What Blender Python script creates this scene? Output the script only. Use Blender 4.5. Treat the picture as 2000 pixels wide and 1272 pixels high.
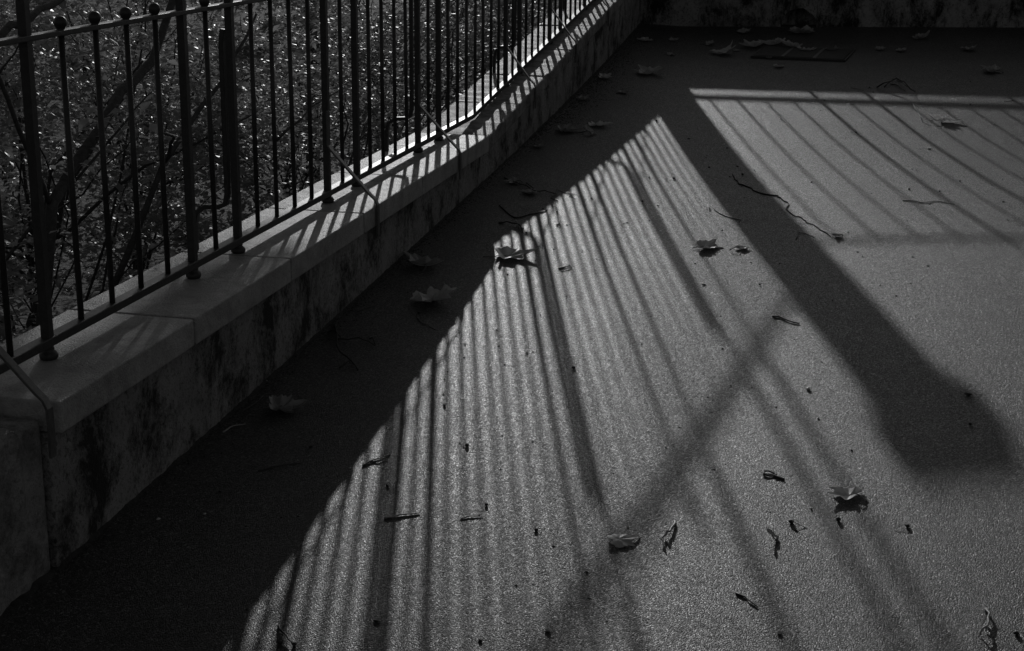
import bpy, math, random
import numpy as np
from mathutils import Vector, Matrix, noise

# ---------------------------------------------------------------- frame of the place
# X runs from the railing (X = 0) across the terrace, Y runs along the parapet away from the viewer, Z is up (metres)
for o in list(bpy.data.objects):
    bpy.data.objects.remove(o)
scene = bpy.context.scene
COL = scene.collection
R = math.radians

# ---------------------------------------------------------------- camera
cam_d = bpy.data.cameras.new('camera')
cam = bpy.data.objects.new('camera', cam_d)
COL.objects.link(cam)
cam_d.sensor_width = 36.0
cam_d.sensor_fit = 'HORIZONTAL'
cam_d.lens = 3008.1 / 2000 * 36.0
cam_d.clip_start = 0.05
cam_d.clip_end = 2000
rx, ry, rz = (0.974967, 0.222133, 0.009797)
dx, dy, dz = (0.069439, -0.262327, -0.962477)
fx, fy, fz_ = (-0.211228, 0.939064, -0.271185)
cam.matrix_world = Matrix(((rx, -dx, -fx, 2.003), (ry, -dy, -fy, 0.0), (rz, -dz, -fz_, 1.6), (0, 0, 0, 1)))
scene.camera = cam

# ---------------------------------------------------------------- sky, sun, exposure
SUN_AZ = 15.05      # degrees from +Y towards -X
SUN_EL = 13.2
w = bpy.data.worlds.new('World')
scene.world = w
w.use_nodes = True
nt = w.node_tree
nt.nodes.clear()
sky = nt.nodes.new('ShaderNodeTexSky')
sky.sky_type = 'NISHITA'
sky.sun_disc = False
sky.sun_elevation = R(SUN_EL)
sky.sun_rotation = R(-SUN_AZ)
bw = nt.nodes.new('ShaderNodeRGBToBW')
bg = nt.nodes.new('ShaderNodeBackground')
bg.inputs['Strength'].default_value = 0.12
wo = nt.nodes.new('ShaderNodeOutputWorld')
nt.links.new(sky.outputs[0], bw.inputs[0])
nt.links.new(bw.outputs[0], bg.inputs['Color'])
nt.links.new(bg.outputs[0], wo.inputs[0])

sd = bpy.data.lights.new('sun', 'SUN')
sd.energy = 4.0
sd.angle = R(0.5)
sd.color = (1.0, 1.0, 1.0)
sun = bpy.data.objects.new('sun', sd)
COL.objects.link(sun)
sdir = Vector((-math.sin(R(SUN_AZ)) * math.cos(R(SUN_EL)), math.cos(R(SUN_AZ)) * math.cos(R(SUN_EL)), math.sin(R(SUN_EL))))
sun.rotation_euler = sdir.to_track_quat('Z', 'Y').to_euler()
sun.location = sdir * 40

vs = scene.view_settings
vs.view_transform = 'Standard'
vs.look = 'None'
vs.exposure = -1.85
vs.gamma = 1.0
vs.use_curve_mapping = False

# ---------------------------------------------------------------- helpers
random.seed(7)
rng = np.random.default_rng(11)

def tag(o, label, cat, group=None):
    o['label'] = label
    o['category'] = cat
    if group:
        o['group'] = group
    return o

class MB:
    def __init__(s):
        s.v = []
        s.f = []
    def box(s, x0, x1, y0, y1, z0, z1):
        b = len(s.v)
        s.v += [(x0, y0, z0), (x1, y0, z0), (x1, y1, z0), (x0, y1, z0), (x0, y0, z1), (x1, y0, z1), (x1, y1, z1), (x0, y1, z1)]
        s.f += [(b, b+3, b+2, b+1), (b+4, b+5, b+6, b+7), (b, b+1, b+5, b+4), (b+1, b+2, b+6, b+5), (b+2, b+3, b+7, b+6), (b+3, b, b+4, b+7)]
    def loft(s, rings, close=True, caps=True):
        b = len(s.v)
        n = len(rings[0])
        for r in rings:
            s.v += [tuple(p) for p in r]
        for i in range(len(rings)-1):
            for j in range(n if close else n-1):
                k = (j+1) % n
                s.f.append((b+i*n+j, b+i*n+k, b+(i+1)*n+k, b+(i+1)*n+j))
        if caps:
            s.f.append(tuple(b+j for j in reversed(range(n))))
            s.f.append(tuple(b+(len(rings)-1)*n+j for j in range(n)))
    def tube(s, pts, rad, seg=6, caps=True):
        pts = [Vector(p) for p in pts]
        m = len(pts)
        rads = rad if isinstance(rad, (list, tuple)) else [rad]*m
        rings = []
        up = Vector((0, 0, 1))
        prev = None
        for i, p in enumerate(pts):
            t = (pts[min(i+1, m-1)] - pts[max(i-1, 0)])
            if t.length < 1e-9:
                t = Vector((0, 0, 1))
            t.normalize()
            if prev is None:
                a = up if abs(t.z) < .9 else Vector((1, 0, 0))
                u = t.cross(a).normalized()
            else:
                u = (prev - t*prev.dot(t))
                u = u.normalized() if u.length > 1e-6 else t.orthogonal().normalized()
            prev = u
            v = t.cross(u)
            rings.append([p + (u*math.cos(2*math.pi*j/seg) + v*math.sin(2*math.pi*j/seg))*rads[i] for j in range(seg)])
        s.loft(rings, True, caps)
    def lathe(s, prof, seg=12, c=(0, 0, 0)):
        s.loft([[(c[0]+r*math.cos(2*math.pi*j/seg), c[1]+r*math.sin(2*math.pi*j/seg), c[2]+z) for j in range(seg)] for r, z in prof])
    def mesh(s, name, smooth=False):
        m = bpy.data.meshes.new(name)
        m.from_pydata([tuple(p) for p in s.v], [], s.f)
        m.update()
        if smooth:
            m.polygons.foreach_set('use_smooth', [True]*len(m.polygons))
        return m
    def build(s, name, mat, parent=None, smooth=False, bevel=0):
        return link(name, s.mesh(name, smooth), mat, parent, bevel)

def link(name, mesh, mat=None, parent=None, bevel=0, loc=None):
    o = bpy.data.objects.new(name, mesh)
    COL.objects.link(o)
    if mat is not None and mesh is not None and not mesh.materials:
        mesh.materials.append(mat)
    if parent is not None:
        o.parent = parent
    if loc is not None:
        o.location = loc
    if bevel:
        md = o.modifiers.new('bevel', 'BEVEL')
        md.width = bevel
        md.segments = 2
        md.limit_method = 'ANGLE'
    return o

def empty(name, loc):
    o = bpy.data.objects.new(name, None)
    o.location = loc
    o.empty_display_size = .05
    COL.objects.link(o)
    return o

# ---------------------------------------------------------------- materials (all neutral: the picture is monochrome)
class NT:
    def __init__(s, name):
        s.m = bpy.data.materials.new(name)
        s.m.use_nodes = True
        s.t = s.m.node_tree
        s.t.nodes.clear()
        s.out = s.n('ShaderNodeOutputMaterial')
        s.p = s.n('ShaderNodeBsdfPrincipled')
        s.l(s.p.outputs[0], s.out.inputs[0])
        g = s.n('ShaderNodeNewGeometry')
        s.pos = g.outputs['Position']
    def n(s, t, **kw):
        x = s.t.nodes.new(t)
        for k, v in kw.items():
            setattr(x, k, v)
        return x
    def l(s, a, b):
        s.t.links.new(a, b)
    def vec(s, scale):
        m = s.n('ShaderNodeMapping')
        m.inputs['Scale'].default_value = scale
        s.l(s.pos, m.inputs[0])
        return m.outputs[0]
    def noise(s, scale, detail=4, rough=.6, vec=None, dist=0):
        x = s.n('ShaderNodeTexNoise')
        x.inputs['Scale'].default_value = scale
        x.inputs['Detail'].default_value = detail
        x.inputs['Roughness'].default_value = rough
        x.inputs['Distortion'].default_value = dist
        s.l(vec if vec is not None else s.pos, x.inputs['Vector'])
        return x.outputs['Fac']
    def voro(s, scale, feature='F1', vec=None):
        x = s.n('ShaderNodeTexVoronoi', feature=feature)
        x.inputs['Scale'].default_value = scale
        s.l(vec if vec is not None else s.pos, x.inputs['Vector'])
        return x
    def ramp(s, fac, stops):
        r = s.n('ShaderNodeValToRGB')
        while len(r.color_ramp.elements) < len(stops):
            r.color_ramp.elements.new(.5)
        for e, (p, v) in zip(r.color_ramp.elements, stops):
            e.position = p
            e.color = (v, v, v, 1)
        s.l(fac, r.inputs[0])
        return r.outputs[0]
    def math(s, op, a, b=None, c=None):
        m = s.n('ShaderNodeMath', operation=op)
        for i, x in enumerate((a, b, c)):
            if x is None:
                continue
            if isinstance(x, (int, float)):
                m.inputs[i].default_value = x
            else:
                s.l(x, m.inputs[i])
        return m.outputs[0]
    def mix(s, f, a, b):   # a + (b-a)*f
        return s.math('MULTIPLY_ADD', s.math('SUBTRACT', b, a), f, a)
    def bump(s, h, strength, dist, normal=None):
        b = s.n('ShaderNodeBump')
        b.inputs['Strength'].default_value = strength
        b.inputs['Distance'].default_value = dist
        s.l(h, b.inputs['Height'])
        if normal is not None:
            s.l(normal, b.inputs['Normal'])
        return b.outputs[0]
    def grey(s, v):
        if isinstance(v, (int, float)):
            s.p.inputs['Base Color'].default_value = (v, v, v, 1)
        else:
            s.l(v, s.p.inputs['Base Color'])
    def rough(s, v):
        if isinstance(v, (int, float)):
            s.p.inputs['Roughness'].default_value = v
        else:
            s.l(v, s.p.inputs['Roughness'])
    def spec(s, v):
        s.p.inputs['Specular IOR Level'].default_value = v

MAT = {}
def m_asphalt():
    t = NT('asphalt')
    chips = t.voro(260)
    big = t.noise(1.1, 5, .65)
    mid = t.noise(7, 4, .6)
    fine = t.noise(420, 2, .5)
    sep = t.n('ShaderNodeSeparateColor')
    t.l(chips.outputs['Color'], sep.inputs[0])
    tone = t.ramp(sep.outputs[0], [(0, .013), (.5, .028), (.85, .046), (1, .16)])
    tone = t.math('MULTIPLY', tone, t.ramp(big, [(.25, .68), (.5, 1.0), (.75, 1.3)]))
    tone = t.math('MULTIPLY', tone, t.ramp(mid, [(.3, .85), (.7, 1.12)]))
    # a few larger pale stones and worn or damp patches
    big2 = t.voro(95)
    sp2 = t.n('ShaderNodeSeparateColor'); t.l(big2.outputs['Color'], sp2.inputs[0])
    core = t.ramp(big2.outputs['Distance'], [(.25, 1), (.4, 0)])
    tone = t.math('MULTIPLY_ADD', t.math('MULTIPLY', t.ramp(sp2.outputs[0], [(.93, 0), (.95, 1)]), core), .11, tone)
    tone = t.math('MULTIPLY', tone, t.ramp(t.noise(.55, 7, .68, None, .6), [(.42, .72), (.5, 1.0), (.6, 1.12)]))
    t.grey(tone)
    t.rough(t.ramp(sep.outputs[1], [(0, .62), (.75, .48), (1, .30)]))
    t.spec(.38)
    # every chip is a small facet turned its own way
    v1 = t.n('ShaderNodeVectorMath', operation='SUBTRACT')
    t.l(chips.outputs['Color'], v1.inputs[0]); v1.inputs[1].default_value = (.5, .5, .5)
    v2 = t.n('ShaderNodeVectorMath', operation='SCALE')
    t.l(v1.outputs[0], v2.inputs[0]); v2.inputs['Scale'].default_value = .33
    g = t.n('ShaderNodeNewGeometry')
    v3 = t.n('ShaderNodeVectorMath', operation='ADD')
    t.l(v2.outputs[0], v3.inputs[0]); t.l(g.outputs['Normal'], v3.inputs[1])
    v4 = t.n('ShaderNodeVectorMath', operation='NORMALIZE')
    t.l(v3.outputs[0], v4.inputs[0])
    h = t.math('MULTIPLY_ADD', fine, .4, t.math('MULTIPLY', chips.outputs['Distance'], -1.0))
    nb = t.bump(t.noise(30, 4, .6), .18, .006, v4.outputs[0])
    t.l(t.bump(h, .7, .0045, nb), t.p.inputs['Normal'])
    return t.m
def m_stone(name, base, stain, rough=(.6, .8), spec=.35, bump=.5, streak=.35, blot=5.5, lo=.44, hi=.58):
    t = NT(name)
    big = t.noise(2.2, 5, .65)
    mid = t.noise(14, 5, .65)
    fine = t.noise(160, 3, .6)
    tone = t.ramp(big, [(.2, base*.7), (.8, base*1.25)])
    tone = t.math('MULTIPLY', tone, t.ramp(mid, [(.25, .72), (.75, 1.22)]))
    if stain > 0:
        st = t.noise(blot, 11, .78, t.vec((1, 1, streak)), .2)
        sm = t.ramp(st, [(lo, 0), (hi, 1)])
        spk = t.ramp(t.noise(70, 4, .7), [(.53, 0), (.60, 1)])
        sm = t.math('MAXIMUM', sm, t.math('MULTIPLY', spk, t.ramp(st, [(lo-.12, .1), (hi-.02, 1)])))
        tone = t.math('MULTIPLY', tone, t.math('SUBTRACT', 1.0, t.math('MULTIPLY', sm, stain)))
    t.grey(tone)
    t.rough(t.ramp(fine, [(.3, rough[0]), (.7, rough[1])]))
    t.spec(spec)
    nb = t.bump(mid, bump*.6, .012)
    t.l(t.bump(fine, bump, .005, nb), t.p.inputs['Normal'])
    return t.m
def m_iron():
    t = NT('black_paint')
    a = t.noise(60, 4, .6)
    b = t.noise(300, 3, .6)
    t.grey(t.ramp(a, [(.3, .018), (.7, .035)]))
    t.rough(t.ramp(b, [(.3, .42), (.7, .58)]))
    t.spec(.5)
    t.l(t.bump(t.math('ADD', a, t.math('MULTIPLY', b, .5)), .25, .003), t.p.inputs['Normal'])
    return t.m
def m_leaf(name, lo, hi, rough=.42, trans=.25, sc=30):
    t = NT(name)
    a = t.noise(sc, 4, .6)
    t.grey(t.ramp(a, [(.3, lo), (.7, hi)]))
    t.rough(rough)
    t.spec(.5)
    t.l(t.bump(a, .4, .004), t.p.inputs['Normal'])
    if trans:
        tr = t.n('ShaderNodeBsdfTranslucent')
        tr.inputs[0].default_value = (hi*1.3, hi*1.3, hi*1.3, 1)
        mx = t.n('ShaderNodeMixShader')
        mx.inputs[0].default_value = trans
        t.l(t.p.outputs[0], mx.inputs[1])
        t.l(tr.outputs[0], mx.inputs[2])
        t.l(mx.outputs[0], t.out.inputs[0])
    return t.m
def m_plain(name, lo, hi, rough, sc=80, bump=.5, dist=.003):
    t = NT(name)
    a = t.noise(sc, 4, .65)
    t.grey(t.ramp(a, [(.3, lo), (.7, hi)]))
    t.rough(rough)
    t.l(t.bump(a, bump, dist), t.p.inputs['Normal'])
    return t.m

MAT['asphalt'] = m_asphalt()
MAT['coping'] = m_stone('coping_stone', .40, .40, (.45, .7), .45, 1.1, 1.0, 8, .47, .66)
MAT['mortar'] = m_stone('rough_mortar', .30, .7, (.5, .75), .4, 1.3, 1.0, 9, .45, .62)
MAT['stucco'] = m_stone('stained_render', .29, .90, (.7, .9), .3, 1.3, .75, 5.0, .47, .585)
MAT['backwall'] = m_stone('dark_stained_render', .22, .97, (.7, .9), .3, .7, .5, 3.2, .44, .55)
MAT['iron'] = m_iron()
MAT['soil'] = m_plain('garden_soil', .02, .05, .9, 12, .8, .05)
MAT['bark'] = m_plain('bark', .035, .09, .75, 40, .9, .01)
MAT['foliage'] = m_leaf('shrub_leaf', .13, .21, .42, .48, 40)
MAT['foliage2'] = m_leaf('shrub_leaf_pale', .19, .34, .42, .48, 40)
MAT['dry'] = m_leaf('dry_leaf', .34, .56, .42, .25, 60)
MAT['drydark'] = m_leaf('dark_dry_leaf', .18, .32, .4, .18, 60)
MAT['drypale'] = m_leaf('pale_dry_leaf', .5, .72, .45, .35, 60)
MAT['vein'] = m_plain('leaf_vein', .35, .5, .5, 90)
MAT['twig'] = m_plain('twig_bark', .03, .08, .55, 150)
MAT['twigpale'] = m_plain('pale_twig_bark', .2, .34, .5, 150)
MAT['pod'] = m_plain('seed_pod', .012, .03, .6, 200, .8)
MAT['pebble'] = m_plain('pale_pebble', .4, .6, .5, 120)
MAT['grit'] = m_plain('grit', .08, .35, .5, 60)
MAT['crumb'] = m_plain('litter_crumb', .015, .06, .8, 60)
MAT['stay'] = m_plain('sky_sheen_stay', .06, .13, .32, 60, .3)  # stay paint lightened in colour to imitate the sky reflected in it
MAT['dirt'] = m_plain('packed_dirt', .012, .045, .95, 40, 1.0, .01)
MAT['vine'] = m_plain('dark_vine', .012, .03, .8, 150)
MAT['grate'] = m_plain('cast_iron_grate', .02, .04, .5, 90)

# ---------------------------------------------------------------- the terrace floor rises gently away from the viewer
FP = [4.002e-06, 4.7935e-05, -0.000161352, 0.038508033, -0.123715032]
def fz(x, y):
    z = 0.0
    for c in FP:
        z = z*y + c
    q = min(max((x-.15)/.45, 0), 1)
    return z + .025*min(max((y-8)/4.85, 0), 1)*x - .022*q*q*(3-2*q) + .075*min(max((x-1)/1.3, 0), 1.5)*(1-min(max((y-6)/3, 0), 1))
def wall_top(y):
    return .425 if y < 7.456 else .403 + (y-7.56)*.1055
Y0, YB = -9.0, 12.85

xs = list(np.concatenate([np.linspace(.10, 3.2, 32), np.linspace(3.6, 14, 14)]))
ys = list(np.linspace(Y0, 12.95, 90))
fl = MB()
for y in ys:
    for x in xs:
        fl.v.append((x, y, fz(x, y) if x < 14 else fz(x, y)))
nx = len(xs)
for j in range(len(ys)-1):
    for i in range(nx-1):
        a = j*nx+i
        fl.f.append((a, a+1, a+nx+1, a+nx))
o = fl.build('terrace_floor', MAT['asphalt'], None, True)
o['kind'] = 'structure'
gd = MB()
gd.box(-400, 400, -400, 400, -1.9, -1.6)
o = gd.build('garden_ground', MAT['soil'])
o['kind'] = 'structure'

# ---------------------------------------------------------------- parapet wall on the left
pw = empty('parapet_wall', (0, 7.0, 0))
tag(pw, 'low stained parapet wall with pale stone coping carrying the iron railing', 'wall')
pw_inv = Matrix.Translation((0, -7.0, 0))
def wall_strip(name, x0, x1, ysamp, zbot, ztopf, mat, parent, off=(0, 7.0, 0), jitter=0.0, bevel=.004, nz=1):
    m = MB()
    rings = []
    for i, y in enumerate(ysamp):
        zt = ztopf(y)
        j = (random.uniform(-jitter, jitter), random.uniform(-jitter, jitter), random.uniform(-jitter, jitter))
        zb = zbot(y) if callable(zbot) else zbot
        rings.append([(x0-off[0], y-off[1], zb), (x1-off[0]+0*j[0], y-off[1], zb), (x1-off[0]+j[0], y-off[1], zt+j[1]), (x0-off[0], y-off[1], zt+j[2])])
    m.loft(rings)
    return m.build(name, mat, parent, False, bevel)
# body under the coping stones, the uncoped near end and the ramp
wall_strip('wall_body', -.165, .160, list(np.linspace(Y0, 2.2, 20))+list(np.linspace(2.25, 3.128, 30)), -1.6, lambda y: .388+.010*math.sin(y*5.1), MAT['mortar'], pw, jitter=.007, bevel=.014)
wall_strip('wall_body', -.165, .168, [3.13, 4.5, 6.0, 7.46], -1.6, lambda y: .344, MAT['stucco'], pw)
wall_strip('wall_body', -.185, .170, [7.46, 7.74]+list(np.linspace(8, 13.2, 24)), -1.6, lambda y: wall_top(y)-.075, MAT['stucco'], pw, jitter=.002)
joints = [3.137, 3.911, 4.678, 5.452, 6.252, 7.03, 7.452]
for a, b in zip(joints[:-1], joints[1:]):
    c = wall_strip('coping_stone', -.190, .200, list(np.linspace(a+.0045, b-.0045, 6)), .345, lambda y: .425, MAT['coping'], pw, jitter=.0012, bevel=.005)
rj = [7.456, 8.27, 8.98, 9.75, 10.55, 11.4, 12.2, 12.84]
for i, (a, b) in enumerate(zip(rj[:-1], rj[1:])):
    ysl = sorted(set(list(np.linspace(a+.002, b-.002, 14)) + ([7.74] if a < 7.74 < b else [])))
    c = wall_strip('ramp_stone', -.200, .174, ysl, lambda y: wall_top(y)-.074, wall_top, MAT['mortar'], pw, jitter=.004, bevel=.008)

# ---------------------------------------------------------------- back wall with an arched drain hole
BT = .955
BS = .0135          # the back wall's top climbs gently to the right
FHB, FHR = .75, .85
YF = 12.95
AX, AR = 1.462, .142      # arch centre and radius
bwl = empty('back_wall', (4.0, YB, .55))
tag(bwl, 'dark stained low back wall with a small arched hole at its foot', 'wall')
def rel(m, c):
    m.v = [(p[0]-c[0], p[1]-c[1], p[2]-c[2]) for p in m.v]
    return m
m = MB()
zb = fz(AX, YB)-.012
# front face built round the arch
L, Rr, BOT = .1, 9.0, -.4
arch = [(AX-AR, zb)] + [(AX-AR*math.cos(t)*(1+.05*math.sin(5*t)), zb+.02+(AR-.005)*math.sin(t)*(1+.04*math.cos(7*t))) for t in np.linspace(0, math.pi, 19)] + [(AX+AR, zb)]
na = len(arch)
b0 = len(m.v)
for (x, z) in arch:
    m.v.append((x, YB, z))
for (x, z) in arch:
    m.v.append((x, YB, BT+BS*x))
for (x, z) in arch:
    m.v.append((x, YB+.16, z))
for i in range(na-1):
    m.f.append((b0+i, b0+i+1, b0+na+i+1, b0+na+i))
    m.f.append((b0+i+1, b0+i, b0+2*na+i, b0+2*na+i+1))
m.f.append(tuple(b0+2*na+i for i in range(na)))
for (xa, xb) in ((L, AX-AR), (AX+AR, Rr)):
    k = len(m.v)
    m.v += [(xa, YB, BOT), (xb, YB, BOT), (xb, YB, BT+BS*xb), (xa, YB, BT+BS*xa)]
    m.f.append((k, k+1, k+2, k+3))
k = len(m.v)
m.v += [(AX-AR, YB, BOT), (AX+AR, YB, BOT), (AX+AR, YB, zb), (AX-AR, YB, zb)]
m.f.append((k, k+1, k+2, k+3))
k = len(m.v)
m.v += [(L, YB, BT+BS*L), (Rr, YB, BT+BS*Rr), (Rr, YB+.20, BT+BS*Rr), (L, YB+.20, BT+BS*L), (L, YB+.20, -1.6), (Rr, YB+.20, -1.6)]
m.f += [(k, k+1, k+2, k+3), (k+3, k+2, k+5, k+4)]
rel(m, (4.0, YB, .55)).build('wall_body', MAT['backwall'], bwl)

# corner pillar on the parapet, just above the picture
PZ = wall_top(12.95)
cp = empty('corner_pillar', (0, 12.97, PZ))
tag(cp, 'square rendered pillar standing on the far corner of the parapet', 'pillar')
m = MB(); m.box(-.135, .135, -.135, .135, -.02, .085); m.build('plinth', MAT['stucco'], cp, False, .006)
m = MB(); m.box(-.122, .122, -.122, .122, .085, 1.15); m.build('shaft', MAT['stucco'], cp, False, .006)
m = MB(); m.box(-.165, .165, -.165, .165, 1.15, 1.26); m.build('cap', MAT['coping'], cp, False, .01)

# ---------------------------------------------------------------- iron railings
FH = .827
def mk_bar(h):
    m = MB(); m.tube([(0, 0, 0), (0, 0, h)], .0083, 8); return m.mesh('bar', True)
def mk_ball():
    m = MB(); m.lathe([(.0115, 0), (.012, .005), (.010, .008), (.013, .012), (.0168, .020), (.0172, .026), (.0150, .033), (.009, .039), (.002, .041)], 14); return m.mesh('ball_finial', True)
def mk_foot():
    m = MB(); m.lathe([(.019, 0), (.0235, .006), (.0245, .014), (.021, .021), (.0145, .026), (.016, .030), (.0135, .037), (.012, .05)], 14); return m.mesh('foot', True)
def mk_post(h):
    m = MB(); m.box(-.0118, .0118, -.0118, .0118, 0, h); return m.mesh('post')
BALL, FOOT = mk_ball(), mk_foot()
BARM = mk_bar(.775)
POST_S, POST_T, POST_X = mk_post(.80), mk_post(.815), mk_post(1.24)
for me in (BALL, FOOT, BARM, POST_S, POST_T, POST_X):
    me.materials.append(MAT['iron'])

def rail(parent, o, p0, p1, w, h, name):
    # flat bar from p0 to p1 (p = top centre line)
    a, b = Vector(p0)-Vector(o), Vector(p1)-Vector(o)
    d = (b-a); d.z = 0; d.normalize()
    s = Vector((d.y, -d.x, 0))*w*.5
    m = MB()
    z = Vector((0, 0, h))
    m.loft([[q-s-z, q+s-z, q+s, q-s] for q in (a, b)])
    return m.build(name, MAT['iron'], parent, False, .0025)

def add_bar(parent, o, p, z0, finial=True, sz=1.0):
    b = link('bar', BARM, None, parent, 0, Vector((p[0]-o[0], p[1]-o[1], z0-o[2])))
    b.rotation_euler = (random.gauss(0, .002), random.gauss(0, .002), random.uniform(0, 6))
    b.scale = (1, 1, sz)
    if finial:
        link('ball_finial', BALL, None, b, 0, (0, 0, .771))
def add_post(parent, o, p, zt, ext, sz=1.0):
    b = link('post', POST_X if ext else POST_T, None, parent, 0, Vector((p[0]-o[0], p[1]-o[1], zt+.034-o[2])))
    b.scale = (1, 1, sz)
    link('foot', FOOT, None, b, 0, (0, 0, -.036))
    if not ext:
        link('ball_finial', BALL, None, b, 0, (0, 0, .812))
def add_stay(parent, o, y, zt):
    # flat stay from the post out over the coping edge and down the wall face
    m = MB()
    xe = .208 if y < 7.45 else .182
    path = [(.012, zt+.36), (.013, zt+.228), (.020, zt+.214), (xe-.032, zt+.046), (xe-.010, zt+.026), (xe-.001, zt+.006), (xe, zt-.02), (xe, zt-.115)]
    rings = []
    hw, th = .0125, .0035
    for i, (x, z) in enumerate(path):
        a = path[max(i-1, 0)]; c = path[min(i+1, len(path)-1)]
        t = Vector((c[0]-a[0], 0, c[1]-a[1])).normalized()
        nrm = Vector((-t.z, 0, t.x))
        q = Vector((x-o[0], y-.014-o[1], z-o[2]))
        yv = Vector((0, hw, 0))
        rings.append([q-yv-nrm*th, q+yv-nrm*th, q+yv+nrm*th, q-yv+nrm*th])
    m.loft(rings)
    return m.build('stay', MAT['stay'], parent, False, .001)
def add_strut(parent, o, y, zt):
    m = MB()
    path = [(-.021, zt+.74), (-.027, zt+.70), (-.028, zt+.20), (-.036, zt+.165), (-.060, zt+.155), (-.110, zt+.152), (-.140, zt+.130), (-.150, zt+.09), (-.152, zt-.002)]
    rings = []
    hw = .012
    for i, (x, z) in enumerate(path):
        a = path[max(i-1, 0)]; c = path[min(i+1, len(path)-1)]
        t = Vector((c[0]-a[0], 0, c[1]-a[1])).normalized()
        nrm = Vector((-t.z, 0, t.x))
        q = Vector((x-o[0], y-.004-o[1], z-o[2]))
        yv = Vector((0, hw, 0))
        rings.append([q-yv-nrm*.008, q+yv-nrm*.008, q+yv+nrm*.008, q-yv+nrm*.008])
    m.loft(rings)
    return m.build('strut', MAT['iron'], parent, False, .002)

S0, SP = 3.2728, .1798
POSTS = {-13, -8, -6, -1, 1, 6, 8, 13, 15, 20, 22, 30, 32, 37, 39, 44, 46, 51}
EXT = {-6, 1, 6, 15, 22, 32, 39, 44, 46}
STRUTS = {-6, 8, 20, 32, 44}
STAYS = {-1, 13, 20, 30, 37, 44}
KB = 25.5
def rail_z(y):
    if y < 7.86:
        return .486 - (y-3.2)*.0035
    return .4697 + (y-7.86)*.1035
fA = empty('iron_railing', (0, 5.0, .425))
tag(fA, 'level black iron railing with ball-topped bars on the pale coping stones', 'railing')
fB = empty('iron_railing', (0, 10.3, .70))
tag(fB, 'black iron railing climbing along the far ramped part of the parapet', 'railing')
OA, OB = (0, 5.0, .425), (0, 10.3, .70)
yk = 7.86
ya = S0 - 13.5*SP
rail(fA, OA, (0, ya, rail_z(ya)), (0, yk, rail_z(yk)), .035, .024, 'bottom_rail')
rail(fA, OA, (0, ya, 1.252), (0, yk, 1.248), .031, .0145, 'top_rail')
rail(fB, OB, (0, yk+.001, rail_z(yk)), (0, 12.84, rail_z(12.84)), .035, .024, 'bottom_rail')
rail(fB, OB, (0, yk+.001, wall_top(yk)+FHR-.06), (0, 12.84, wall_top(12.84)+FHR), .031, .0145, 'top_rail')
for k in range(-13, 53):
    y = S0 + k*SP
    par, oo = (fA, OA) if y < yk else (fB, OB)
    zt = wall_top(y)
    if k in POSTS:
        add_post(par, oo, (0, y), zt, k in EXT, 1.0 if y < yk else 1.03)
    else:
        add_bar(par, oo, (0, y), rail_z(y)-.012, True, 1.0 if y < yk else 1.03)
    if k in STRUTS:
        add_strut(par, oo, y, zt)
    if k in STAYS:
        add_stay(par, oo, y, zt)
fC = empty('iron_railing', (4.0, YF, BT))
OC = (4.0, YF, BT)
tag(fC, 'black iron railing on the back wall, throwing the slanting bar shadows at upper right', 'railing')
rail(fC, OC, (.14, YF, BT+.082+BS*.14), (9.0, YF, BT+.082+BS*9), .042, .024, 'bottom_rail')
rail(fC, OC, (.14, YF, BT+FHB+BS*.14), (9.0, YF, BT+FHB+BS*9), .031, .0145, 'top_rail')
for i in range(1, 50):
    x = .074 + .178*i
    if i in (5, 7, 12, 14, 19, 21, 26, 28, 33, 35, 40, 42, 47, 49):
        add_post(fC, OC, (x, YF), BT+BS*x, i in (7, 14, 28), .89)
    else:
        add_bar(fC, OC, (x, YF), BT+BS*x+.065, True, .85)

# dirt packed into the corner between floor and walls
m = MB()
rr = random.Random(5)
rows = []
for i in range(900):
    y = 1.5 + i*(12.84-1.5)/899
    wv = max(.004, .012+.012*noise.noise(Vector((y*9, 0, 0)))+.010*noise.noise(Vector((y*41, 3, 0)))+(.012 if y > 9 else 0))
    hv = max(.002, .007+.007*noise.noise(Vector((y*13, 7, 0)))+.004*noise.noise(Vector((y*60, 5, 0))))
    x0 = .1655 if y < 3.13 else .1675
    rows.append([(x0-.012, y, fz(.17, y)+hv), (x0+.004, y, fz(.17, y)+hv*.9), (x0+wv*.5, y, fz(.17, y)+hv*.5), (x0+wv, y, fz(.18, y)-.001)])
m.loft(rows, False, False)
o = m.build('packed_dirt', MAT['dirt'], None, True)
o['kind'] = 'stuff'
tag(o, 'dark dirt packed along the foot of the parapet', 'dirt')

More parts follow.
